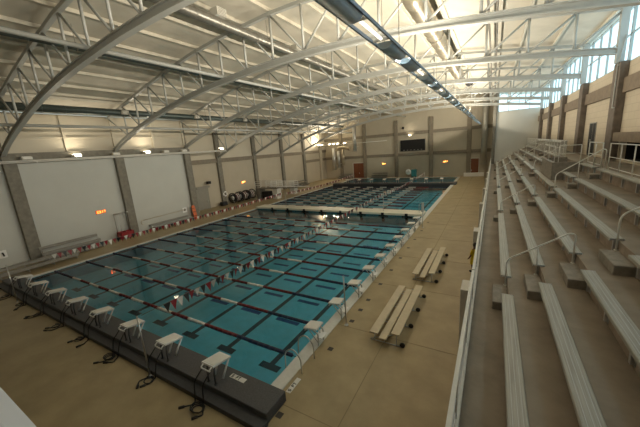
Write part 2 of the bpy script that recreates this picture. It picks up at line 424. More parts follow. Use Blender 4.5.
door('door_3',[((XL2,XL2+.1,21.9,24.1,0,3.2),M_greyd),((XL2,XL2+.45,21.8,24.2,3.2,3.5),M_greyd)],(XL2+.1,XL2+.16,23.7,23.8,1.,1.2))
door('door_4',[((XR-.01,XR+.05,22.95,24.65,5.7,8.05),M_dark),((XR-.03,XR+.2,22.9,22.98,5.81,8.1),M_greyd),((XR-.03,XR+.2,24.62,24.7,5.81,8.1),M_greyd),((XR-.03,XR+.2,22.9,24.7,8.03,8.1),M_greyd),((XR-.015,XR-.01,23.78,23.82,5.7,8.05),M_greyd)],(XR-.08,XR-.01,23.95,24.05,6.7,6.9))

# ------------------------------------------------------------------ trusses
def truss(i,y):
    lab='%s arched white steel roof truss from the near end, spanning the whole hall'%ORD[i]
    xl=-27.6 if y<YJ else -31.2
    t=thing('roof_truss',(0,y,0),lab,'truss','arched roof trusses')
    xs=[xl]; x=xl
    while x<12.0-.6: x+=.9; xs.append(x)
    xs.append(12.05)
    b=MB(); b.tube([(x,0,zb(x)) for x in xs],0,M_truss,rect=(.30,.07))       # wide-flange chord: two flanges and a web
    b.tube([(x,0,zb(x)+.30) for x in xs],0,M_truss,rect=(.30,.05)); b.tube([(x,0,zb(x)+.15) for x in xs],0,M_truss,rect=(.10,.28))
    part(b,'bottom_chord',t)
    b=MB(); xt=[xl]+[x for x in zt_x if xl<x<12]+[12.05]
    b.tube([(x,0,zt(x)-.06) for x in xt],0,M_truss,rect=(.24,.2)); part(b,'top_chord',t)
    nd=[x for x in nodes if xl+.8<x<11.5]
    for x in nd:
        b=MB(); b.tube([(x,0,zb(x)+.3),(x,0,zt(x)-.1)],.075,M_truss,n=8); part(b,'vertical',t)
    al=[xl]+nd+[12.05]
    for x0,x1 in zip(al[:-1],al[1:]):
        if (x0+x1)/2<-3: p,q=(x0,zt(x0)-.1),(x1,zb(x1)+.3)
        else: p,q=(x1,zt(x1)-.1),(x0,zb(x0)+.3)
        b=MB(); b.tube([(p[0],0,p[1]),(q[0],0,q[1])],.065,M_truss,n=8); part(b,'diagonal',t)
    b=MB(); b.box(11.85,12.2,-.17,.17,11.2,zt(12.05),M_truss); part(b,'end_post',t)
    return t
for i,y in enumerate(TY): truss(i,y)
for x,lab in ((-10.7,'long pale steel tie pipe running along the hall nearer the ridge'),(-23.1,'long pale steel tie pipe running along the hall low near the left wall')):
    b=MB(); b.tube([(x,YN,zb(x)+.42),(x,YF-.5,zb(x)+.42)],.11,M_truss,n=10); b.build('tie_pipe',label=lab,cat='pipe',group='lengthwise tie pipes')

# ------------------------------------------------------------------ ducts and services
def duct(name,x,z,r,y0,y1,m,label,ring=4.1,outlets=(),hang=True):
    t=thing(name,(x,y0,z),label,'duct','roof air ducts'); L=y1-y0
    b=MB(); b.tube([(0,0,0),(0,L,0)],r,m,n=20)
    k=1.2
    while k<L: b.tube([(0,k,0),(0,k+.05,0)],r*1.04,m,n=20); k+=1.5
    dr=part(b,'duct_run',t)
    k=ring
    while k<L:
        b=MB(); zz=zt(x)+.3-z
        b.tube([(0,k,r),(0,k,zz)],.012,M_cable,n=5); b.tube([(r*1.05*math.sin(2*PI*j/16),k,r*1.05*math.cos(2*PI*j/16)) for j in range(16)],.02,M_cable,n=5,closed=True)
        part(b,'hanger',t); k+=8.2
    for (oy,dx,dz,sz) in outlets:
        b=MB(); b.box(dx-sz/2,dx+sz/2,oy-y0-sz*.6,oy-y0+sz*.6,dz-sz*.35,dz+sz*.35,M_grille)
        for q in range(5): b.box(dx+sz/2,dx+sz/2+.015,oy-y0-sz*.5,oy-y0+sz*.5,dz-sz*.28+q*sz*.13,dz-sz*.28+q*sz*.13+.02,M_duct2)
        part(b,'air_grille',dr)
    return t
duct('air_duct',-14.5,14.3,.20,YN,58,M_ductd,'slim dark green-grey air duct under the left roof slope')
duct('air_duct',-7.3,14.85,.27,YN,58,M_duct2,'silver spiral air duct beside the ridge with boxy white grilles',outlets=[(7.2,.18,.38,.55),(14.6,.18,.38,.5),(22.5,.18,.38,.5),(31,.18,.38,.5)])
duct('air_duct',-24.3,12.35,.30,YN,58,M_ductd,'dark air duct low along the left eave with small grilles',outlets=[(10.2,.33,0,.45),(18.1,.33,0,.45),(26,.33,0,.45)])
duct('air_duct',2.45,14.4,.50,-4,33.5,M_ductt,'wide tan spiral air duct right of the ridge above the grandstand side')
t=thing('duct_speaker',(3.5,32.0,13.55),'small dark round loudspeaker hung beside the tan duct end','loudspeaker')
b=MB(); b.lathe((0,0,0),(0,-1,-.35),[(.12,-.35),(.3,-.25),(.38,.1),(.42,.2)],M_dark,16); part(b,'housing',t)
b=MB(); b.tube([(0,.1,.25),(0,.1,1.7)],.02,M_cable,n=5); part(b,'hanger',t)
for x,lab in ((5.5,'thin grey conduit pipe under the roof, the one nearer the pool'),(5.92,'thin grey conduit pipe under the roof, the one nearer the windows')):
    b=MB(); b.tube([(x,YN,14.55),(x,55,14.55)],.06,M_cable,n=8); b.build('conduit_pipe',label=lab,cat='pipe',group='roof conduits')

# hanging light rail: two channels, blue half-round reflectors, tubes between
LR_Y0,LR_Y1,LX,LZ=-4.5,57.,3.76,10.0
t=thing('light_rail',(LX,LR_Y0,LZ),'long blue-grey hanging light rail with round reflectors above the right deck','light')
for s in (-1,1):
    b=MB(); b.tube([(s*.21,0,0),(s*.21,LR_Y1-LR_Y0,0)],0,M_blued,rect=(.035,.07)); part(b,'side_channel',t)
cyl=[(-4.4,-.12),(1.72,2.98),(3.48,4.7)]; tubes=[(.15,1.45)]
y=6.3
while y<54: cyl+=[(y,y+1.26),(y+1.76,y+2.98)]; tubes+=[(y-1.4,y-.2)]; y+=4.58
for ya,yb in cyl:
    y=ya-LR_Y0; L=yb-ya
    b=MB(); vs=[];fs=[]; N=14
    for yy in (y,y+L):
        for rr in (.20,.19):
            for j in range(N+1):
                a=PI+PI*j/N; vs.append((rr*math.cos(a),yy,.03+rr*math.sin(a)*.8))
    q=N+1
    for j in range(N):
        fs+=[(j,j+1,2*q+j+1,2*q+j),(q+j,3*q+j,3*q+j+1,q+j+1),(j,q+j,q+j+1,j+1),(2*q+j,2*q+j+1,3*q+j+1,3*q+j)]
    b.add(vs,fs,M_blue,True); rf=part(b,'reflector',t)
    for e in (y+.02,y+L-.035):
        b=MB(); arc=[(.195*math.cos(PI+PI*j/N),.03+.195*math.sin(PI+PI*j/N)*.8) for j in range(N+1)]; n=N+1
        b.add([(x,e,z) for x,z in arc]+[(x,e+.015,z) for x,z in arc],[tuple(range(n)),tuple(reversed(range(n,2*n)))]+[(j,n+j,n+j+1,j+1) for j in range(n-1)]+[(0,n-1,2*n-1,n)],M_litend); part(b,'end_cap',rf)  # added cap; its pale blue paints the lit interior of the open end
for ya,yb in tubes:
    b=MB(); b.tube([(0,ya-LR_Y0,.02),(0,yb-LR_Y0,.02)],.035,M_tube,n=10); lt=part(b,'lamp_tube',t)
    for e in (ya-.05,yb+.01):
        b=MB(); b.box(-.2,.2,e-LR_Y0,e-LR_Y0+.03,-.02,.04,M_grille); part(b,'lamp_holder',lt)
for y in TY:
    for s in (-1,1):
        b=MB(); b.tube([(s*.21,y-LR_Y0,.03),(s*.21,y-LR_Y0,zb(LX)-LZ)],.008,M_cable,n=5); part(b,'hanger_rod',t)

# ------------------------------------------------------------------ uplights
LIGHTS=[]
def light(name,loc,energy,size,col,up=True,spot=None,rot=None):
    L=D.lights.new(name,'AREA'); L.energy=energy; L.shape='RECTANGLE' if isinstance(size,tuple) else 'DISK'
    if isinstance(size,tuple): L.size,L.size_y=size
    else: L.size=size
    L.color=col; o=D.objects.new(name,L); COL.objects.link(o); o.location=loc
    o.rotation_euler=rot if rot else ((PI,0,0) if up else (0,0,0))
    return o
WARM=(1,.86,.64)
def uplight(x,y,z,label,lit,face=(1,0,0),e=38):
    t=thing('uplight',(x,y,z),label,'light','wall uplights'); f=Vector(face)
    s=Vector((f.y,-f.x,0)) if f.x else Vector((1,0,0))
    b=MB(); b.obox((0,0,-.02),f*.22,s*.34,Vector((0,0,.12)),M_grille); b.obox(f*.26+Vector((0,0,-.02)),f*.03,s*.30,Vector((0,0,.09)),M_rpaint); hs=part(b,'housing',t)
    b=MB(); b.obox(f*.04+Vector((0,0,.115)),f*.16,s*.28,Vector((0,0,.012)),M_lamp if lit else M_tile)
    if lit: b.obox(f*.30,f*.012,s*.22,Vector((0,0,.07)),M_lamp)
    part(b,'lens',hs)
    if lit: light('uplight_lamp',(x+f.x*.30,y+f.y*.30,z+.2),e,.45,WARM,rot=((PI,0,0) if not f.x else (0,PI+.5,0)) if not f.y else (PI+.6,0,0))
for i,(y,lit) in enumerate(((3.4,0),(6.9,1),(10.2,0),(13.4,1),(15.6,0),(18.0,0),(23.9,1))):
    pos=('on the pipe at the left wall, %s from the near end'%['first','second','third','fourth','fifth','sixth','last'][i])
    uplight(-27.2,y,8.72,('lit ' if lit else 'unlit ')+'boxy uplight '+pos,lit)
b=MB()
b.tube([(-27.35,YN,8.5),(-27.35,YJ+6,8.5)],.07,M_rpaint,n=8); b.tube([(-27.2,YN,8.38),(-27.2,YJ+6,8.38)],.05,M_rpaint,n=8)
for y in range(-8,25,4): b.box(XL1+.2,-27.15,y-.03,y+.03,8.3,8.44,M_rpaint)
b.build('uplight_pipe',label='grey pipe rack that carries the uplights along the left wall',cat='pipe')
for i,x in enumerate((-31.0,-30.2,-27.9,-26.8,-25.8,-24.0)):
    uplight(x,58.0,8.6,'glowing uplight in the far left corner, %s from the left'%['first','second','third','fourth','fifth','sixth'][i],1,face=(0,-1,0),e=70)
b=MB(); b.tube([(XL2,58.1,8.4),(-14,58.1,8.4)],.06,M_rpaint,n=8); b.build('uplight_pipe',label='grey pipe carrying the row of uplights across the far left corner',cat='pipe')
uplight(-9.85,YF-.45,9.15,'single lit uplight on the back wall above the scoreboard',1,face=(0,-1,0),e=20)

# ------------------------------------------------------------------ near platform, bulkheads
t=thing('start_platform',(-11.1,-.3,0),'dark grey two-step start platform across the near pool end','platform')
b=MB(); b.bbox(-W-.4+11.1,.80+11.1,-.45,.48,0,.35,M_plat,.015); part(b,'deck_top',t)
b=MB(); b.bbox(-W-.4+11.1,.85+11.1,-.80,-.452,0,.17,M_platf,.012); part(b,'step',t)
b=MB(); b.box(-2.0+8.6+2.1,-2.0+8.6+3.2,-.02,.24,.35,.356,M_tile) if False else None
def marker(name,o,right,up,label,txt='5 FT'):
    b=MB(); R=Vector(right); U=Vector(up); h=.115; o=Vector(o)
    b.obox(o+R*.27+U*.057+Vector((0,0,.004)),R*.33,U*.085,Vector((0,0,.004)),M_tile)
    letters(b,txt,o+R*.0+Vector((0,0,.008)),R,U,(0,0,1),h,M_ink)
    b.build(name,label=label,cat='marker',group='depth markers')
marker('depth_marker',(-1.25,-.15,.35),(1,0,0),(0,1,0),'white 5 FT depth marker on the dark start platform')
marker('depth_marker',(.72,.50,.0),(0,1,0),(-1,0,0),'white 5 FT depth marker on the tan deck at the near right corner')
t=thing('bulkhead',(-11.43,25.85,0),'broad white movable bulkhead crossing the middle of the pool','bulkhead')
b=MB(); b.bbox(-11.4,11.43,-.95,.95,.06,.3,M_bulk,.03); part(b,'deck',t)
b=MB(); b.box(-11.4,11.42,-.7,.7,-.95,.058,M_tealf); part(b,'float_body',t)  # dark colour imitates the shadow band under the white deck edge
for x in NX:
    b=MB(); X=x+11.43
    b.box(X-.16,X+.16,-.968,-.951,.03,.30,M_black); b.box(X-.16,X+.16,-.72,-.701,-.8,.03,M_black); b.box(X-.55,X+.55,-.73,-.721,-.3,-.05,M_black); part(b,'lane_target',t)
b=MB(); b.box(11.1,11.35,.2,.5,.3,1.3,M_steel); b.tube([(11.0,-.3,.3),(11.0,-.3,1.2),(11.0,.4,1.2)],.025,M_steel); part(b,'end_stanchion',t)
t=thing('far_platform',(-11.1,49.6,0),'dark grey start platform crossing the pool at its far end','platform')
b=MB(); b.bbox(-11.75,11.9,-.9,1.0,-.9,.35,M_plat,.02); part(b,'deck_top',t)
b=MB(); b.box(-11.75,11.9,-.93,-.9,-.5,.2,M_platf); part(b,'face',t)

# ------------------------------------------------------------------ starting blocks
def block_proto(name,label,group,near=True):
    t=thing(name,(0,0,0),label,'starting block',group)
    if near:   # faces +y
        ang=math.radians(10); c=Vector((0,.0,.66)); ay=Vector((0,math.cos(ang),-math.sin(ang))); az=Vector((0,math.sin(ang),math.cos(ang)))
        b=MB(); b.obox(c,Vector((.28,0,0)),ay*.37,az*.03,M_white); b.obox(c+az*.034-ay*.02,Vector((.25,0,0)),ay*.31,az*.006,M_tile); pl=part(b,'platform',t)
        for s in (-1,1):
            b=MB(); b.tube([c+Vector((s*.22,.33,-.08)),Vector((s*.21,.14,.28)),Vector((s*.20,-.02,0))],.034,M_white,n=8); part(b,'leg',t)
        for q in (-1,1):
            b=MB(); b.tube([(q*.17,-.24,.66),(q*.17,-.30,.35),(q*.17,-.30,0)],.026,M_platf,n=8); b.lathe((q*.17,-.30,0),(0,0,1),[(.06,0),(.06,.015)],M_platf,10); part(b,'rear_leg',t)
        b=MB()
        b.tube(round_path([(-.2,-.37,.70),(-.2,-.46,.66),(-.2,-.45,.60),(.2,-.45,.60),(.2,-.46,.66),(.2,-.37,.70)],.05),.025,M_white,n=6)
        part(b,'hand_grip',pl)
    else:      # faces -x, cantilevered over the water
        ang=math.radians(7); c=Vector((-.3,0,.70)); ax=Vector((math.cos(ang),0,math.sin(ang))); az=Vector((-math.sin(ang),0,math.cos(ang)))
        b=MB(); b.obox(c,ax*.30,Vector((0,.28,0)),az*.03,M_white); b.obox(c+az*.034,ax*.27,Vector((0,.25,0)),az*.006,M_tile); pl=part(b,'platform',t)
        for s in (-1,1):
            b=MB(); b.tube(round_path([(0,s*.2,0),(0.02,s*.2,.52),(-.30,s*.2,.66)],.1),.028,M_steel,n=8); part(b,'leg',t)
        b=MB(); b.tube([(-.38,-.2,.60),(.0,-.2,.12),(.0,.2,.12),(-.38,.2,.60)],.022,M_steel,n=8); part(b,'brace',t)
        b=MB(); b.obox((.07,0,.36),Vector((.12,0,0)),Vector((0,.22,0)),Vector((0,0,.015)),M_white); part(b,'step',t)
        b=MB(); b.tube([(-.55,-.18,.60),(-.62,-.18,.50),(-.62,.18,.50),(-.55,.18,.60)],.02,M_steel,n=6); part(b,'hand_grip',pl)
    return t
p=block_proto('starting_block','x','white starting blocks on the near platform')
nth=['right','second','third','fourth','fifth','sixth','seventh','last']
for k,x in enumerate(NX):
    o=p if k==0 else copy_tree(p); o.location=(x,-.32,.362)
    lab={0:'white-topped starting block nearest the right corner on the dark near platform',7:'white-topped starting block at the far left end of the dark near platform'}.get(k,'white-topped starting block on the dark near platform, %s from the right corner'%ORD[k])
    relabel(o,lab)
p=block_proto('starting_block','x','starting blocks along the right pool edge',False)
for k,y in enumerate(RY):
    o=p if k==0 else copy_tree(p); o.location=(.42,y,.03)
    relabel(o,'white starting block on steel legs along the right pool edge, %s from the near end'%(ORD[k] if k else 'first'))
p=block_proto('starting_block','x','starting blocks on the far dark platform')
for k,x in enumerate(NX):
    o=p if k==0 else copy_tree(p); o.location=(x,49.75,.362); o.rotation_euler=(0,0,PI)
    relabel(o,'small white starting block on the far dark platform, %s from the right'%(ORD[k] if k else 'first'))
# timing cables behind the near blocks
for k,x in enumerate(NX):
    rnd=random.Random(40+k)
    t=thing('timing_cable',(x,-1.2,0),'black timing cables with plugs trailing off the block %s'%('nearest the right corner' if k==0 else 'at the far left end' if k==7 else '%s from the right corner'%ORD[k]),'cable','timing cables behind the near blocks')
    for q,dx in enumerate((-.22,.16)):
        ex=dx+rnd.uniform(-.3,.3); ey=rnd.uniform(-.38,-.12)
        pts=round_path([(dx,.46,.93),(dx+rnd.uniform(-.1,.1),.16,.62),(dx*1.1,.06,.22),(dx,.02,.03),(ex*.6,-.08,.02),(ex,ey,.02),(ex+rnd.uniform(-.25,.2),ey-.12,.02)],.12)
        b=MB(); b.tube(pts,.022,M_black,n=6); c=part(b,'cord',t)
        b=MB(); e=Vector(pts[-1]); d=(e-Vector(pts[-2])).normalized(); b.tube([e,e+d*.17],.045,M_black,n=8); part(b,'plug',c)
    b=MB(); c0=Vector((rnd.uniform(-.35,.2),-.15,.025)); b.tube([c0+Vector((.16*math.cos(a*.7)*(1+.03*a),.13*math.sin(a*.7)*(1+.02*a),.004*a)) for a in range(0,28 if k in (0,2) else 14)],.02,M_black,n=6); part(b,'coil',t)

# ------------------------------------------------------------------ lane ropes
def rope(y,label,group,seed,xr=-.25):
    rnd=random.Random(seed); b=MB(); x=-W+.1; z=WZ+.02; i=0
    b.tube([(-W,y,z),(0,y,z)],.012,M_black,n=5)
    end=6.2
    while x<xr-.01:
        if x<-W+3.2: L,m=1.6,M_navy
        elif x>-end: L,m=2.1,(M_navy if x>-4.6 else M_red)
        else:
            L,m=((1.25,M_float) if i%2==0 else (1.35,(M_navy if seed>15 else M_red) if (seed<6 or i%4 or seed>15) else M_navy)); i+=1
        x1=min(x+L,xr); r=.075; pr=[]; yy=x
        k=max(2,int((x1-x)/.3)); st=(x1-x)/k
        prof=[]
        for q in range(k): prof+=[(r,x+q*st),(r,x+(q+.93)*st),(r*.6,x+(q+.965)*st)]
        prof.append((r*.6,x1))
        b.lathe((0,y,z),(1,0,0),prof,m,8); x=x1
    b.build('lane_rope',label=label,cat='lane rope',group=group)
for k in range(10):
    y=2.0+2.078*k
    rope(y,'red and white float lane rope across the near pool, %s from the near end'%(ORD[k] if k else 'first'),'lane ropes in the near pool',k+1)
for k in range(10):
    y=28.3+2.0*k
    rope(y,'float lane rope across the far pool, %s beyond the white bulkhead'%(ORD[k] if k else 'first'),'lane ropes in the far pool',k+20,-3.4 if k<9 else -.2)

# ------------------------------------------------------------------ flags
pens={}
for nm,m in (('w',M_flagw),('r',M_flagr),('k',M_flagk)):
    me=D.meshes.new('pennant'); h=.40; w=.135
    me.from_pydata([(0,-w,0),(0,w,0),(0,0,-h),(.006,-w,0),(.006,w,0),(.006,0,-h)],[],[(0,1,2),(5,4,3),(0,3,4,1),(1,4,5,2),(2,5,3,0)])
    me.materials.append(m); pens[nm]=me
def flagline(x,y0,y1,z,label,sag=.12,start=0.,step=.275,seq='krw'):
    t=thing('flag_line',(x,y0,z),label,'flags','backstroke flag lines'); L=y1-y0; rnd=random.Random(int(x*10+y0))
    f=lambda y:-sag*4*(y/L)*(1-y/L)
    b=MB(); b.tube([(0,L*i/40,f(L*i/40)) for i in range(41)],.01,M_cable,n=4); part(b,'cord',t)
    y=start+.15;i=0
    while y<L-.3 and i<98:
        o=D.objects.new('pennant',pens[seq[i%len(seq)]]); COL.objects.link(o); o.parent=t; o.location=(0,y,f(y)); o.rotation_euler=(rnd.uniform(-.05,.05),rnd.uniform(-.25,.25),rnd.uniform(-.3,.3))
        y+=step; i+=1
    return t
flagline(-4.43,-1.0,25.6,2.38,'pennant string down the right side of the near pool',start=.8)
flagline(-18.2,-1.0,25.6,2.34,'pennant string along the left side of the near pool',start=1.8,seq='wrkr')
flagline(-4.43,26.2,49.0,2.25,'pennant string down the right side of the far pool',sag=.25)
flagline(-18.2,26.2,49.0,2.2,'pennant string along the left side of the far pool',sag=.3,seq='wrkr')
def pole(x,y,z,h,label):
    t=thing('flag_pole',(x,y,z),label,'pole','flag poles')
    b=MB(); b.tube([(0,0,0),(0,0,h)],.028,M_steel,n=10); part(b,'shaft',t)
    b=MB(); b.lathe((0,0,0),(0,0,1),[(.09,0),(.09,.012),(.045,.02),(.045,.1)],M_steel,12); part(b,'base_sleeve',t)
    b=MB(); b.tube([(.05*math.cos(a),0,h+.04+.05*math.sin(a)) for a in [2*PI*k/10 for k in range(10)]],.01,M_steel,n=5,closed=True); part(b,'eyelet',t)
pole(-4.43,-1.02,0.17 if False else 0,2.4,'steel flag pole on the near deck between two starting blocks')if False else pole(-4.33,-1.2,0,2.4,'steel flag pole standing in front of the near platform')
pole(-18.2,-1.25,0,2.4,'steel flag pole at the left end of the near platform')
pole(.83,4.59,0,2.25,'bare steel flag pole on the right deck by the third block')
pole(.83,21.0,0,2.25,'bare steel flag pole on the right deck near the white bulkhead')
pole(-4.43,25.9,.3,2.0,'steel flag pole on the white bulkhead, right one')
pole(-18.2,25.9,.3,2.0,'steel flag pole on the white bulkhead, left one')
pole(-4.43,49.2,.35,1.9,'steel flag pole on the far dark platform, right one')
pole(-18.2,49.2,.35,1.9,'steel flag pole on the far dark platform, left one')

# pool ladder
t=thing('pool_ladder',(.3,1.72,0),'bent steel pool ladder at the near right corner','ladder')
for s in (-1,1):
    b=MB(); b.tube(round_path([(.35,s*.42,.03),(.35,s*.42,.65),(.05,s*.42,.95),(-.32,s*.42,.7),(-.40,s*.42,-.9)],.28,7),.024,M_steel,n=8); part(b,'rail',t)
for z in (-.8,-.5,-.2):
    b=MB(); b.box(-.47,-.36,-.4,.4,z,z+.03,M_white); part(b,'tread',t)

# ------------------------------------------------------------------ grandstand
BX=[6.10+.375+.797*i for i in range(6)]; BZ=[3.36+.48*i for i in range(6)]; FZ=[2.83+.48*i for i in range(7)]
SX0=5.63; BW=.285
AIS=[(3.15,4.45),(13.4,14.15),(23.0,23.9),(33.0,33.9),(42.5,43.4)]
SEC=[(-5.2,3.15),(4.45,13.4),(14.15,23.0),(23.9,33.0),(33.9,42.5),(43.4,54.0)]
YS0,YS1=-5.6,56.
b=MB()
EX=[x+.19 for x in BX]
ZW=FZ[6]
b.box(SX0,EX[0],YS0,YS1,2.6,FZ[0],M_conc)
for i in range(6): b.box(EX[i],(EX[i+1] if i<5 else XR),YS0,YS1,FZ[i]-.05,FZ[i+1],M_conc)
fs_=struct(b,'floor_grandstand')
for i in range(6):
    b=MB(); b.box(EX[i]-.012,EX[i],YS0,YS1,FZ[i],FZ[i+1]-.002,M_riser); struct(b,'riser_face',fs_)
b=MB(); b.box(SX0+.03,SX0+.17,YS0,YS1,FZ[0],FZ[0]+.12,M_rpaint); struct(b,'kerb',fs_)
b=MB(); b.box(SX0+.06,SX0+.30,YS0,YS1,0,2.62,M_conc); struct(b,'wall_grandstand')
for (a,c) in AIS:
    for i in range(6):
        y0=a+.02; y1=min(c-.05,a+1.20); x1=EX[i]
        b=MB(); b.bbox(x1-.40,x1-.013,y0,y1,FZ[i],FZ[i]+.24,M_stepc,.012); struct(b,'aisle_step',fs_)
# front piers under the stand on the deck
for k,y in enumerate((5.6,13.4,21.6,29.8,38.0,46.2)):
    b=MB(); b.bbox(5.28,SX0+.05,y-.45,y+.45,0,2.3,M_rpaint,.02); b.build('deck_pier',label='pale grey pier on the deck under the grandstand front, %s from the near end'%(ORD[k] if k else 'first'),cat='pier',group='grandstand piers')
# benches
def bench(i,s,ye=None):
    y0,y1=SEC[s]; y1=ye or y1
    lab='aluminium bench in the %s row up, %s grandstand section from the near end'%(['lowest','second','third','fourth','fifth','sixth'][i],['first','second','third','fourth','fifth','sixth'][s])
    t=thing('bench',(BX[i],y0,FZ[i]),lab,'bench','aluminium grandstand benches'); L=y1-y0
    b=MB(); b.bbox(0,BW,0,L,.488,.53,M_alu,.012)
    for q in (.07,.145,.215): b.box(q-.004,q+.004,.01,L-.01,.53,.532,M_galv)
    b.box(.0,.02,.01,L-.01,.45,.49,M_alu)
    pk=part(b,'plank',t)
    n=max(2,round(L/1.5)); 
    for k in range(n+1):
        y=.18+(L-.36)*k/n
        b=MB(); b.box(.12,.176,y-.035,y+.035,.06,.487,M_galv); b.box(.02,.176,y-.04,y+.04,.45,.487,M_galv); b.box(.165,.177,y-.08,y+.08,.04,.40,M_galv); part(b,'bracket',t)
    for e in (-.012,L):
        b=MB(); b.box(.0,BW,e,e+.012,.484,.53,M_galv); part(b,'end_cap',pk)
for s in range(6):
    for i in range(6):
        if s==2 and i>3: bench(i,s,16.8)
        else: bench(i,s)
b=MB(); VX0,VX1,VY0,VY1=9.22,10.64,17.0,21.5
b.box(VX0,VX0+.2,VY0,VY1,FZ[4]-.02,5.82,M_stepc); b.box(VX0+.2,VX1,VY0,VY0+.2,FZ[4]-.05,5.82,M_stepc); b.box(VX0+.2,VX1,VY1-.2,VY1,FZ[4]-.05,5.82,M_stepc)
struct(b,'stairwell_parapet',fs_)
def stair_guard(p0,p1,label):
    t=thing('guard_rail',(*p0,5.82),label,'railing','stairwell guard rails'); dx=p1[0]-p0[0]; dy=p1[1]-p0[1]; L=math.hypot(dx,dy)
    for z,nm,r in ((.98,'top_rail',.024),(.5,'mid_rail',.018)):
        b=MB(); b.tube([(0,0,z),(dx,dy,z)],r,M_rail,n=8); part(b,nm,t)
    n=max(1,round(L/1.8))
    for q in range(n+1):
        b=MB(); b.tube([(dx*q/n,dy*q/n,0),(dx*q/n,dy*q/n,.98)],.024,M_rail,n=8); part(b,'post',t)
stair_guard((VX0+.1,VY0+.1),(VX0+.1,VY1-.1),'pale pipe guard rail along the concrete stairwell parapet in the grandstand')
stair_guard((VX0+.3,VY0+.1),(VX1-.1,VY0+.1),'short pale pipe guard rail at the near end of the stairwell parapet')
# aisle handrails
def handrail(j,upper):
    a,c=AIS[j]; y=min(a+.95,c-.25) if j else 4.38
    i0,i1=(3,5) if upper else (0,2)
    x0=EX[i0]-.06; x1=EX[i1]-.10; z0=FZ[i0]+.24; z1=FZ[i1]+.24; ht=.86
    if upper: x1=EX[5]+.22; z1=ZW; ht=.94
    lab='bent steel aisle handrail over the %s rows, %s aisle from the near end'%('upper' if upper else 'lower',['first','second','third','fourth','fifth'][j])
    t=thing('handrail',(x0,y,z0),lab,'handrail','aisle handrails')
    X=x1-x0; Z=z1-z0
    b=MB(); b.tube(round_path([(0,0,0),(0,0,ht),(X-.12,0,Z+ht),(X,0,Z+ht-.04),(X,0,Z)],.16,6),.024,M_rail,n=8); part(b,'top_rail',t)
    xm=X*.48; im=i0+1
    zm=FZ[im]+(.24 if x0+xm>EX[im]-.4 else 0)-z0; zm=zm+(.24 if x0+xm>EX[im] else 0)
    b=MB(); b.tube([(xm,0,zm),(xm,0,ht+Z*xm/(X-.12))],.02,M_rail,n=8); part(b,'post',t)
    for (px,pz) in ((0,0),(xm,zm),(X,Z)):
        b=MB(); b.lathe((px,0,pz),(0,0,1),[(.05,0),(.05,.012)],M_rail,10); part(b,'base_plate',t)
for j in range(5): handrail(j,0); handrail(j,1)
# front guard rail in sections
fr=[YS0]+[3.4,8.4,13.4,18.6,23.4,28.6,33.4,38.6,43.4,49,55.4]
for k,(y0,y1) in enumerate(zip(fr[:-1],fr[1:])):
    t=thing('guard_rail',(SX0+.11,y0+.03,FZ[0]+.12),'grey steel guard rail along the grandstand front, %s section from the near end'%(ORD[k] if k else 'first'),'railing','front guard rail sections'); L=y1-y0-.06
    b=MB(); b.box(-.035,.035,0,L,.86,.91,M_rpaint); part(b,'top_rail',t)
    for z in (.12,.42,.66):
        b=MB(); b.tube([(0,0,z),(0,L,z)],.014,M_galv,n=6); part(b,'mid_rail',t)
    n=max(2,round(L/2.5))
    for q in range(n+1):
        y=.03+(L-.06)*q/n; b=MB(); b.box(-.022,.022,y-.022,y+.022,0,.86,M_rpaint); part(b,'post',t)
# walkway guard behind the top bench
for k,(y0,y1) in enumerate(((-5.3,3.1),(4.5,13.2),(14.3,16.8),(24.0,32.9),(34.0,42.4),(43.5,54))):
    t=thing('guard_rail',(EX[5]+.17,y0,ZW),'pale pipe guard rail on the upper walkway, %s section from the near end'%(ORD[k] if k else 'first'),'railing','upper walkway guard rails'); L=y1-y0
    for z,nm,r in ((1.22,'top_rail',.024),(.60,'mid_rail',.018),(.12,'bottom_rail',.018)):
        b=MB(); b.tube([(0,0,z),(0,L,z)],r,M_rail,n=8); part(b,nm,t)
    n=max(2,round(L/1.5))
    for q in range(n+1):
        y=L*q/n; b=MB(); b.tube([(0,y,0),(0,y,1.22)],.024,M_rail,n=8); part(b,'post',t)
t=thing('scorers_table',(11.3,27.0,ZW),'long white-fronted table far along the upper walkway','table')
b=MB(); b.box(-.25,.25,0,16,1.06,1.12,M_white); b.box(-.27,-.25,0,16,.97,1.12,M_white); part(b,'top',t)
for k in range(9):
    b=MB(); b.box(-.2,.2,k*1.95+.1,k*1.95+.15,0,1.06,M_rpaint); part(b,'leg',t)
# furniture in the servery recess
for k in range(4):
    t=thing('stacked_chair',(XR+1.1,14.1+k*.95,ZW),'dark chair in the servery recess behind the walkway guard, %s from the near side'%(ORD[k] if k else 'first'),'chair','dark chairs in the recess')
    b=MB(); b.bbox(-.24,.24,-.24,.24,.42,.47,M_black,.02); part(b,'seat',t)
    b=MB(); b.bbox(.20,.25,-.24,.24,.55,.95,M_black,.02); part(b,'backrest',t)
    for sx in (-1,1):
        for sy in (-1,1):
            b=MB(); b.tube([(sx*.21,sy*.21,0),(sx*.2,sy*.2,.43 if sx<0 else .9)],.014,M_steel,n=6); part(b,'leg',t)
b=MB(); b.tube(round_path([(XR-.42,18.35,9.6+1.4),(XR-.42,18.35,8.75),(XR-.42,18.0,8.75)],.03),.03,M_truss,n=6); b.tube([(XR-.42,18.35,11.0),(XR-.20,18.35,12.6)],.03,M_truss,n=6)
b.build('drain_pipe',label='thin white downpipe on the brown column by the clerestory',cat='pipe')

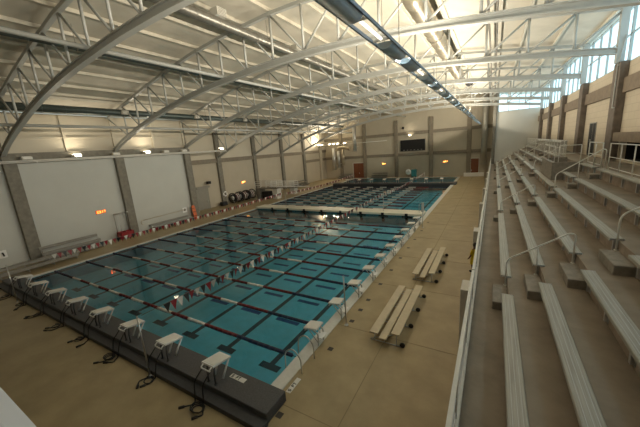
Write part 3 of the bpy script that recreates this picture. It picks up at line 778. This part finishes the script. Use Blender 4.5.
# portable bleachers on the deck
def tip_bleacher(name,x,y,L,label,mat_,rows=2,flip=False,group='portable bleachers on the right deck'):
    t=thing(name,(x,y,0),label,'bleacher',group)
    s=-1 if flip else 1
    planks=[(0,.34,.43),(.42,.30,.34),(.88,.34,.62)] if rows==2 else [(0,.24,.35),(.3,.2,.2),(.62,.24,.75),(.95,.2,.55),(1.25,.24,1.15)]
    for i,(px,w,z) in enumerate(planks):
        b=MB(); xa,xb=sorted((s*px,s*(px+w))); dy=(0,-.12,-.05,.0,.0)[i]; b.bbox(xa,xb,dy,L+dy,z-.045,z,mat_,.01); part(b,'plank',t)
        if rows==3 or flip: b=MB(); xe=s*px; b.box(min(xe,xe+s*.03),max(xe,xe+s*.03),dy,L+dy,z-.22,z-.05,mat_); part(b,'face_board',t)
    n=max(2,round(L/1.5))
    zmax=planks[-1][2]; pxm=planks[-1][0]+planks[-1][1]
    for k in range(n+1):
        y_=.12+(L-.24)*k/n; b=MB()
        b.tube([(0,y_,.02),(s*pxm,y_,.02)],.02,M_galv,n=6)
        for (px,w,z) in planks: b.tube([(s*(px+w/2),y_,.02),(s*(px+w/2),y_,z-.05)],.018,M_galv,n=6)
        b.tube([(0,y_,.05),(s*(pxm-.1),y_,zmax-.1)],.014,M_galv,n=6); fo=part(b,'frame',t)
        b=MB(); b.lathe((s*(pxm+.06),y_-.03,.10),(0,1,0),[(.04,0),(.1,.005),(.1,.055),(.04,.06)],M_black,12); part(b,'wheel',fo)
    return t
tip_bleacher('portable_bleacher',2.14,4.0,4.35,'tan portable bleacher on the right deck, the nearer of two',M_alutan)
tip_bleacher('portable_bleacher',2.42,10.0,4.5,'tan portable bleacher on the right deck, the farther of two',M_alutan)
tip_bleacher('portable_bleacher',-26.0,2.6,4.4,'grey tiered bleacher against the white left wall',M_gplank,3,True,'grey bleachers along the left side')
tip_bleacher('portable_bleacher',-24.6,-.6,4.9,'low grey bleacher at the left pool corner',M_gplank,2,True,'grey bleachers along the left side')
tip_bleacher('portable_bleacher',-26.6,12.4,5.0,'low grey bench row beneath the long hook pole',M_gplank,2,True,'grey bleachers along the left side')
tip_bleacher('portable_bleacher',-29.6,44.2,6.0,'dark grey bleacher on the left deck beyond the diving stand',M_duct2,3,True,'grey bleachers along the left side')
t=tip_bleacher('portable_bleacher',-27.4,60.1,3.4,'dark bleacher in the far left corner below the silver ducts',M_duct2,3,True,'grey bleachers along the left side'); t.rotation_euler=(0,0,-PI/2)
t=tip_bleacher('portable_bleacher',-18.9,60.6,3.9,'grey bleacher against the back wall right of the brown double door',M_duct2,3,True,'grey bleachers along the left side'); t.rotation_euler=(0,0,-PI/2)

# ------------------------------------------------------------------ person on the right deck
def skin_figure():
    t=thing('person',(5.42,12.35,0),'person in a long yellow top with black hair standing by the grandstand front','person')
    J=[(0,0,.92,.13),(0,0,1.12,.125),(0,0,1.36,.13),(0,0,1.47,.06),(0,0,1.55,.075),(0,-.02,1.64,.095),(0,-.01,1.71,.075),
       (-.17,0,1.38,.06),(-.24,-.02,1.12,.045),(-.22,-.14,.90,.035),(-.22,-.2,.83,.03),
       (.17,0,1.38,.06),(.24,-.02,1.12,.045),(.22,-.14,.90,.035),(.22,-.2,.83,.03),
       (-.09,0,.85,.09),(-.10,0,.48,.06),(-.10,.02,.08,.04),(-.10,-.14,.04,.035),
       (.09,0,.85,.09),(.10,-.05,.48,.06),(.10,.02,.08,.04),(.10,-.14,.04,.035)]
    E=[(0,1),(1,2),(2,3),(3,4),(4,5),(5,6),(2,7),(7,8),(8,9),(9,10),(2,11),(11,12),(12,13),(13,14),(0,15),(15,16),(16,17),(17,18),(0,19),(19,20),(20,21),(21,22)]
    # fingers
    for side,h in ((-1,10),(1,14)):
        bx,by,bz=J[h][:3]
        for f in range(4):
            i=len(J); dx=(f-1.5)*.016; l=(.06,.075,.07,.055)[f]
            J.append((bx+dx,by-.03,bz-.03,.010)); J.append((bx+dx,by-.03-l*.5,bz-.03-l*.7,.008)); E+= [(h,i),(i,i+1)]
        i=len(J); J.append((bx-side*.035,by-.01,bz-.01,.011)); J.append((bx-side*.045,by-.04,bz-.04,.009)); E+=[(h,i),(i,i+1)]
    me=D.meshes.new('body'); me.from_pydata([j[:3] for j in J],E,[]); o=D.objects.new('body',me); COL.objects.link(o); o.parent=t
    md=o.modifiers.new('skin','SKIN')
    for k,sv in enumerate(me.skin_vertices[0].data): sv.radius=(J[k][3],J[k][3]); sv.use_root=(k==0)
    s=o.modifiers.new('sub','SUBSURF'); s.levels=1; s.render_levels=2; me.materials.append(M_skin)
    b=MB(); rings=[(1.43,.10,.08),(1.40,.20,.12),(1.30,.205,.145),(1.1,.19,.145),(.92,.215,.165),(.70,.235,.18),(.52,.25,.19)]
    N=14; vs=[(rx*math.cos(2*PI*j/N),ry*math.sin(2*PI*j/N),z) for z,rx,ry in rings for j in range(N)]
    fs=[(i*N+j,(i+1)*N+j,(i+1)*N+(j+1)%N,i*N+(j+1)%N) for i in range(len(rings)-1) for j in range(N)]
    b.add(vs,fs,M_yellow,True)
    for s in (-1,1): b.tube([(s*.15,0,1.37),(s*.215,-.01,1.24),(s*.24,-.03,1.10)],[.085,.075,.068],M_yellow,n=10)
    part(b,'shirt',t)
    b=MB(); b.sphere((0,.015,1.68),.115,.125,.13,M_hair); b.tube([(0,.07,1.68),(0,.13,1.52),(0,.15,1.36),(0,.15,1.22)],[.10,.11,.09,.05],M_hair,n=10); part(b,'hair',t)
    b=MB()
    for s in (-1,1): b.sphere((s*.035,-.112,1.655),.014,.008,.008,M_flagw,8,4); b.sphere((s*.035,-.119,1.655),.006,.004,.006,M_hair,6,4)
    b.add([(-.012,-.112,1.63),(.012,-.112,1.63),(0,-.135,1.615),(0,-.112,1.66)],[(0,1,2),(0,2,3),(1,3,2)],M_skin); b.box(-.025,.025,-.112,-.104,1.588,1.595,M_red)
    part(b,'face',t)
    for s in (-1,1):
        b=MB(); b.bbox(s*.10-.05,s*.10+.05,-.2,.07,0,.085,M_shoe,.02); part(b,'shoe',t)
    t.rotation_euler=(0,0,-2.2)
skin_figure()

# ------------------------------------------------------------------ things along the left wall
def exit_sign(loc,out,right,label,m,w=.85,h=.34):
    t=thing('exit_sign',loc,label,'sign','lit exit signs'); O=Vector(out); R=Vector(right); U=Vector((0,0,1))
    b=MB(); b.obox(O*.04,R*w/2,U*h/2,O*.04,M_exitp); pn=part(b,'panel',t)
    b=MB(); letters(b,'EXIT',R*(-w/2+.09)+U*(-.12)+O*.083,R,U,O,.24,m); part(b,'lettering',pn)
exit_sign((XL1,7.95,3.13),(1,0,0),(0,1,0),'glowing orange EXIT sign on the white left wall',M_exit)
exit_sign((XL2,31.67,3.04),(1,0,0),(0,1,0),'small EXIT sign on the left wall above the rope reels',M_exitg)
exit_sign((-16.0,YF,3.2),(0,-1,0),(1,0,0),'lit EXIT sign on the back wall above the grey bleacher',M_exitg)
exit_sign((-2.61,YF,3.17),(0,-1,0),(1,0,0),'lit EXIT sign on the back wall right of the scoreboard',M_exitg)

t=thing('storage_rack',(-27.1,9.45,0),'tall steel rack frame with a red crate at its base by the left wall','rack')
b=MB()
for s in (-1,1): b.tube(round_path([(-.25,s*.6,0),(-.25,s*.6,2.7),(.15,s*.6,2.7)],.08),.035,M_steel,n=8)
b.tube([(-.25,-.6,2.7),(-.25,.6,2.7)],.03,M_steel,n=8); b.tube([(.15,-.6,2.7),(.15,.6,2.7)],.03,M_steel,n=8); b.tube([(-.25,-.2,.1),(-.25,-.2,2.7)],.02,M_steel,n=6); b.tube([(-.25,.2,.1),(-.25,.2,2.7)],.02,M_steel,n=6)
part(b,'frame',t)
b=MB(); b.box(-.35,.45,-.65,.65,.10,.16,M_redb); b.box(-.35,-.3,-.65,.65,.1,.75,M_redb); b.box(.4,.45,-.65,.65,.1,.75,M_redb)
for y in (-.65,-.02,.6): b.box(-.35,.45,y,y+.05,.1,.75,M_redb)
part(b,'crate',t)
for sx in (-.3,.4):
    for sy in (-.55,.55):
        b=MB(); b.lathe((sx,sy-.03,.05),(0,1,0),[(.05,0),(.05,.06)],M_black,10); part(b,'wheel',t)
t=thing('rescue_hook',(XL1+.12,11.8,1.3),'long beige rescue hook pole hung level on the left wall','pole')
b=MB(); b.tube([(0,0,0),(0,5.2,.08)],.035,M_beige,n=8); part(b,'shaft',t)
b=MB(); b.tube(round_path([(0,.0,0),(0,-.25,-.05),(0,-.28,-.4),(0,-.02,-.42)],.2,7),.03,M_beige,n=8); part(b,'hook',t)
t=thing('backboard',(-27.12,18.0,0),'bright orange rescue backboard leaning on the left column','rescue board')
b=MB(); ly=.24
vs=[(.16,-ly,0),(.16,ly,0),(-.12,ly,1.55),(-.12,ly*.6,1.78),(-.12,-ly*.6,1.78),(-.12,-ly,1.55)]
vs2=[(x+.06,y,z) for x,y,z in vs]; b.add(vs+vs2,[(5,4,3,2,1,0),(6,7,8,9,10,11)]+[(i,(i+1)%6,6+(i+1)%6,6+i) for i in range(6)],M_orange); part(b,'board',t)
for z in (.4,.9,1.35):
    b=MB(); xx=.20-.28*z/1.6; b.box(xx-.02,xx+.03,-ly-.01,ly+.01,z,z+.06,M_black); part(b,'strap',t)
t=thing('safety_sign',(XL1+.02,17.15,1.35),'white square safety notice on the left wall beside the orange board','sign')
b=MB(); b.box(0,.02,-.3,.3,-.35,.3,M_white); part(b,'panel',t); b=MB(); b.lathe((.02,0,0),(1,0,0),[(.16,0),(.16,.006)],M_duct2,16); part(b,'emblem',t)
t=thing('life_ring',(XL2+.08,22.75-2.0,1.75),'white life ring hung on the left wall before the grey door','life ring') if False else thing('life_ring',(XL2+.5,26.9,1.74),'white life ring hung on the column right of the grey door','life ring')
b=MB(); b.tube([(0,.33*math.cos(2*PI*k/20),.33*math.sin(2*PI*k/20)) for k in range(20)],.09,M_white,n=8,closed=True); part(b,'ring',t)
b=MB()
for k in range(4):
    a=PI/4+k*PI/2; b.tube([(0,.33*math.cos(a-.1),.33*math.sin(a-.1)),(0,.33*math.cos(a+.1),.33*math.sin(a+.1))],.097,M_red,n=8)
part(b,'band',t)
b=MB(); b.bbox(XL2+.45,XL2+1.15,25.6,26.6,0,.6,M_black,.04); b.build('equipment_case',label='black equipment case on the deck below the life ring',cat='case')
t=thing('wall_phone',(XL1+.02,.55,1.25),'white wall box with a black handset on the left wall near corner','phone')
b=MB(); b.box(0,.08,-.22,.22,-.3,.32,M_white); part(b,'panel',t); b=MB(); b.tube([(.12,-.03,.16),(.15,.0,.0),(.12,.02,-.16)],.05,M_black,n=8); part(b,'handset',t)
t=thing('wall_camera',(XL2+.45,24.0,3.75),'dark camera on top of the grey door head','camera')
b=MB(); b.box(-.1,.35,-.25,.25,0,.4,M_black); part(b,'housing',t); b=MB(); b.lathe((.35,0,.2),(1,0,0),[(.12,0),(.12,.1)],M_dark,12); part(b,'lens',t)
# lane rope reels
def reel(y,label):
    t=thing('rope_reel',(-30.35,y,0),label,'reel','lane rope reels')
    for s in (-.62,.62):
        b=MB(); b.tube([(.85*math.cos(2*PI*k/20),s,.92+.78*math.sin(2*PI*k/20)) for k in range(20)],.075,M_black,n=6,closed=True)
        for a in range(4): b.tube([(.82*math.cos(a*PI/4),s,.92+.75*math.sin(a*PI/4)),(-.82*math.cos(a*PI/4),s,.92-.75*math.sin(a*PI/4))],.025,M_black,n=6)
        part(b,'wheel',t)
    b=MB()
    for k,yy in enumerate([-.52+.13*q for q in range(9)]):
        m=(M_black,M_float,M_red,M_black,M_float,M_black,M_red,M_float,M_black)[k]
        b.lathe((0,yy,.92),(0,1,0),[(.52,-.065),(.62,-.03),(.62,.03),(.52,.065)],m,18)
    part(b,'wound_rope',t)
    b=MB(); b.lathe((0,-.66,.92),(0,1,0),[(.36,-.02),(.36,.02)],M_float,18); part(b,'hub_disc',t)
    b=MB()
    for s in (-.75,.75):
        b.tube([(-.45,s,.05),(0,s,.92),(.45,s,.05)],.03,M_steel,n=6)
    b.tube([(0,-.78,.92),(0,.78,.92)],.03,M_steel,n=6); part(b,'stand',t)
reel(28.4,'black and white lane rope reel on the left deck, the nearer one'); reel(30.1,'black and white lane rope reel on the left deck, the middle one'); reel(31.7,'black and white lane rope reel on the left deck, next to the column')
# diving stand
t=thing('diving_stand',(-27.2,33.0,0),'diving stand with pale pedestal and steel rails on the left deck','diving stand')
b=MB(); b.bbox(1.3,2.3,-.5,.6,0,1.75,M_rpaint,.03); part(b,'pedestal',t)
b=MB(); b.bbox(-2.2,2.6,-.7,.9,1.75,1.9,M_stepc,.02); part(b,'deck_slab',t)
b=MB(); b.bbox(.5,5.4,-.25,.25,2.02,2.08,M_white,.01); b.box(1.2,1.6,-.3,.3,1.9,2.02,M_steel); part(b,'springboard',t)
b=MB(); b.box(-2.1,-1.4,-.6,.8,0,1.75,M_col); part(b,'rear_support',t)
b=MB(); b.box(-1.0,.4,-.5,.6,0,1.2,M_black); part(b,'equipment_bin',t)
for s in (-.68,.88):
    b=MB()
    for z in (2.3,2.65,3.0): b.tube([(-2.2,s,z),(2.5,s,z)],.04,M_rail,n=6)
    for x in (-2.2,-1.0,.2,1.3,2.5): b.tube([(x,s,1.9),(x,s,3.0)],.04,M_rail,n=6)
    part(b,'railing',t)
t=thing('diving_stand',(-27.2,38.0,0),'second steel-railed diving stand just behind the first','diving stand')
b=MB(); b.bbox(1.3,2.3,-.5,.6,0,1.1,M_rpaint,.03); part(b,'pedestal',t)
b=MB(); b.bbox(-3.0,2.6,-.6,.7,1.1,1.22,M_stepc,.02); part(b,'deck_slab',t)
b=MB(); b.bbox(.5,5.2,-.25,.25,1.32,1.38,M_white,.01); b.box(1.2,1.6,-.3,.3,1.2,1.32,M_steel); part(b,'springboard',t)
for s in (-.58,.68):
    b=MB()
    for z in (1.6,1.95,2.3): b.tube([(-3.0,s,z),(2.4,s,z)],.04,M_rail,n=6)
    for x in (-3.0,-1.2,.6,2.4): b.tube([(x,s,1.2),(x,s,2.3)],.04,M_rail,n=6)
    part(b,'railing',t)

# ------------------------------------------------------------------ things at the back wall
t=thing('scoreboard',(-9.35,YF-.2,7.0),'large black scoreboard between the two bands of the back wall','scoreboard')
b=MB(); b.box(-2.55,2.55,-.12,.1,-1.12,1.12,M_screen); sc=part(b,'screen',t)
b=MB()
for z in (-1.2,1.12): b.box(-2.65,2.65,-.16,.1,z,z+.08,M_dark)
for x in (-2.65,2.57): b.box(x,x+.08,-.16,.1,-1.2,1.2,M_dark)
part(b,'frame',t)
b=MB()
for k in range(6): b.box(-2.0+k*.75,-1.72+k*.75,-.135,-.12,-1.02,-.94,M_grille)
part(b,'lane_digits',sc)
b=MB(); b.bbox(-11.6,-11.2,YF-.4,YF,10.6,11.1,M_black,.03); b.build('wall_speaker',label='small black loudspeaker high on the back wall above the scoreboard',cat='loudspeaker')
t=thing('pace_clock',(-10.15,60.95,0),'round white pace clock beside a teal cart at the back wall','clock')
b=MB(); b.lathe((0,0,1.25),(0,-1,0),[(.60,-.06),(.62,0),(.60,.06)],M_white,24); fc=part(b,'face',t)
b=MB(); b.obox((0,-.075,1.4),(.02,0,0),(0,.005,0),(0,0,.2),M_redb); b.obox((.12,-.075,1.25),(.14,0,0),(0,.005,0),(0,0,.02),M_ink); part(b,'hand',fc)
b=MB(); b.tube([(-.4,.1,0),(0,.08,.8),(.4,.1,0)],.03,M_steel,n=6); part(b,'stand',t)
t=thing('pool_cart',(-8.95,61.1,0),'teal pool equipment cart beside the white pace clock','cart')
b=MB(); b.bbox(-.55,.55,-.35,.35,.2,1.75,M_teal,.06); part(b,'tub',t)
for sx in (-.4,.4):
    b=MB(); b.lathe((sx,-.25,.1),(0,1,0),[(.1,0),(.1,.06)],M_black,12); part(b,'wheel',t)
    b=MB(); b.lathe((sx,.2,.1),(0,1,0),[(.1,0),(.1,.06)],M_black,12); part(b,'wheel',t)
b=MB(); b.tube(round_path([(-.5,.38,1.6),(-.5,.45,1.95),(.5,.45,1.95),(.5,.38,1.6)],.1),.025,M_steel,n=6); part(b,'handle',t)
def vduct(x,y,r,z0,z1,label,m=M_duct):
    t=thing('vertical_duct',(x,y,z0),label,'duct','vertical ducts')
    b=MB(); b.tube([(0,0,0),(0,0,z1-z0)],r,m,n=18); part(b,'pipe',t)
    b=MB(); z=1.0
    while z<z1-z0: b.tube([(0,0,z),(0,0,z+.06)],r*1.06,m,n=18); z+=1.6
    part(b,'collar',t)
    b=MB(); b.lathe((0,0,0),(0,0,-1),[(r*1.1,-.02),(r*1.1,.04),(r*.6,.045)],m,18); part(b,'end_cap',t)
    b=MB(); b.box(-.04,.04,0,YF-y,.9,.98,M_rpaint); part(b,'wall_strap',t)
vduct(4.45,60.2,.52,2.5,15.2,'tall silver vertical duct at the right end of the back wall',M_duct)
vduct(-27.9,59.6,.45,2.3,7.6,'fat silver vertical duct in the far left corner, leftmost of the group')
vduct(-26.6,59.6,.33,2.8,6.9,'slim silver vertical duct in the far left corner, middle of the group')
vduct(-25.5,59.8,.33,3.4,7.2,'brownish vertical duct in the far left corner, rightmost of the low group',M_ductt)
vduct(-22.3,59.8,.42,6.6,12.6,'short silver vertical duct hanging high above the brown double door',M_duct)
t=thing('elbow_duct',(-25.3,59.7,7.4),'curved tan elbow duct joining the corner ducts under the lights','duct')
b=MB(); b.tube(round_path([(-1.4,0,-.4),(-1.3,0,.2),(0,0,.3),(1.0,0,.05),(1.65,0,-.2)],.4,6),.36,M_ductt,n=14); part(b,'bend',t)
b=MB(); b.lathe((1.65,0,-.2),(1,0,-.3),[(.42,-.05),(.42,.05)],M_ductt,14); part(b,'collar',t)
b=MB(); b.bbox(1.0,4.6,YF-.9,YF-.5,0,.75,M_white,.03)
b.build('deck_bench',label='pale low bench at the back wall by the right brown door',cat='bench')

# ------------------------------------------------------------------ lighting
for k in range(13):
    y=-.9+4.58*k; PW=.6 if k==0 else 1
    light('rail_lamp',(LX-.05,y,LZ+.10),240*PW,(.06,1.1),(1,.89,.70),rot=(0,PI-math.radians(62),0))
    light('rail_lamp',(LX+.05,y,LZ+.10),85*PW,(.06,1.1),(1,.89,.70),rot=(0,PI+math.radians(50),0))
w=D.worlds.new('sky'); bpy.context.scene.world=w; w.use_nodes=True
bg=w.node_tree.nodes['Background']; bg.inputs['Color'].default_value=(.72,.90,1,1); bg.inputs['Strength'].default_value=1.0

# ------------------------------------------------------------------ camera
f,yaw,pitch,roll=292.6852,-.5405,.2160,.0751
C=Vector((6.1034,-5.7415,7.6635))
F=Vector((math.sin(yaw)*math.cos(pitch),math.cos(yaw)*math.cos(pitch),-math.sin(pitch)))
R0=Vector((math.cos(yaw),-math.sin(yaw),0)); D0=F.cross(R0)
Rr=R0*math.cos(roll)+D0*math.sin(roll); Dd=-R0*math.sin(roll)+D0*math.cos(roll)
cam=D.cameras.new('camera'); co=D.objects.new('camera',cam); COL.objects.link(co)
cam.sensor_width=36; cam.sensor_fit='HORIZONTAL'; cam.lens=f/640*36; cam.clip_start=.02; cam.clip_end=300
mw=Matrix((Rr,-Dd,-F)).transposed().to_4x4(); mw.translation=C; co.matrix_world=mw
S=bpy.context.scene; S.camera=co
S.view_settings.view_transform='Standard'; S.view_settings.look='None'; S.view_settings.gamma=1; S.view_settings.use_curve_mapping=False
S.view_settings.exposure=1.25
S.cycles.max_bounces=8; S.cycles.diffuse_bounces=4; S.cycles.transparent_max_bounces=12; S.cycles.caustics_reflective=False; S.cycles.caustics_refractive=False
S.cycles.use_denoising=True; S.cycles.sample_clamp_indirect=6
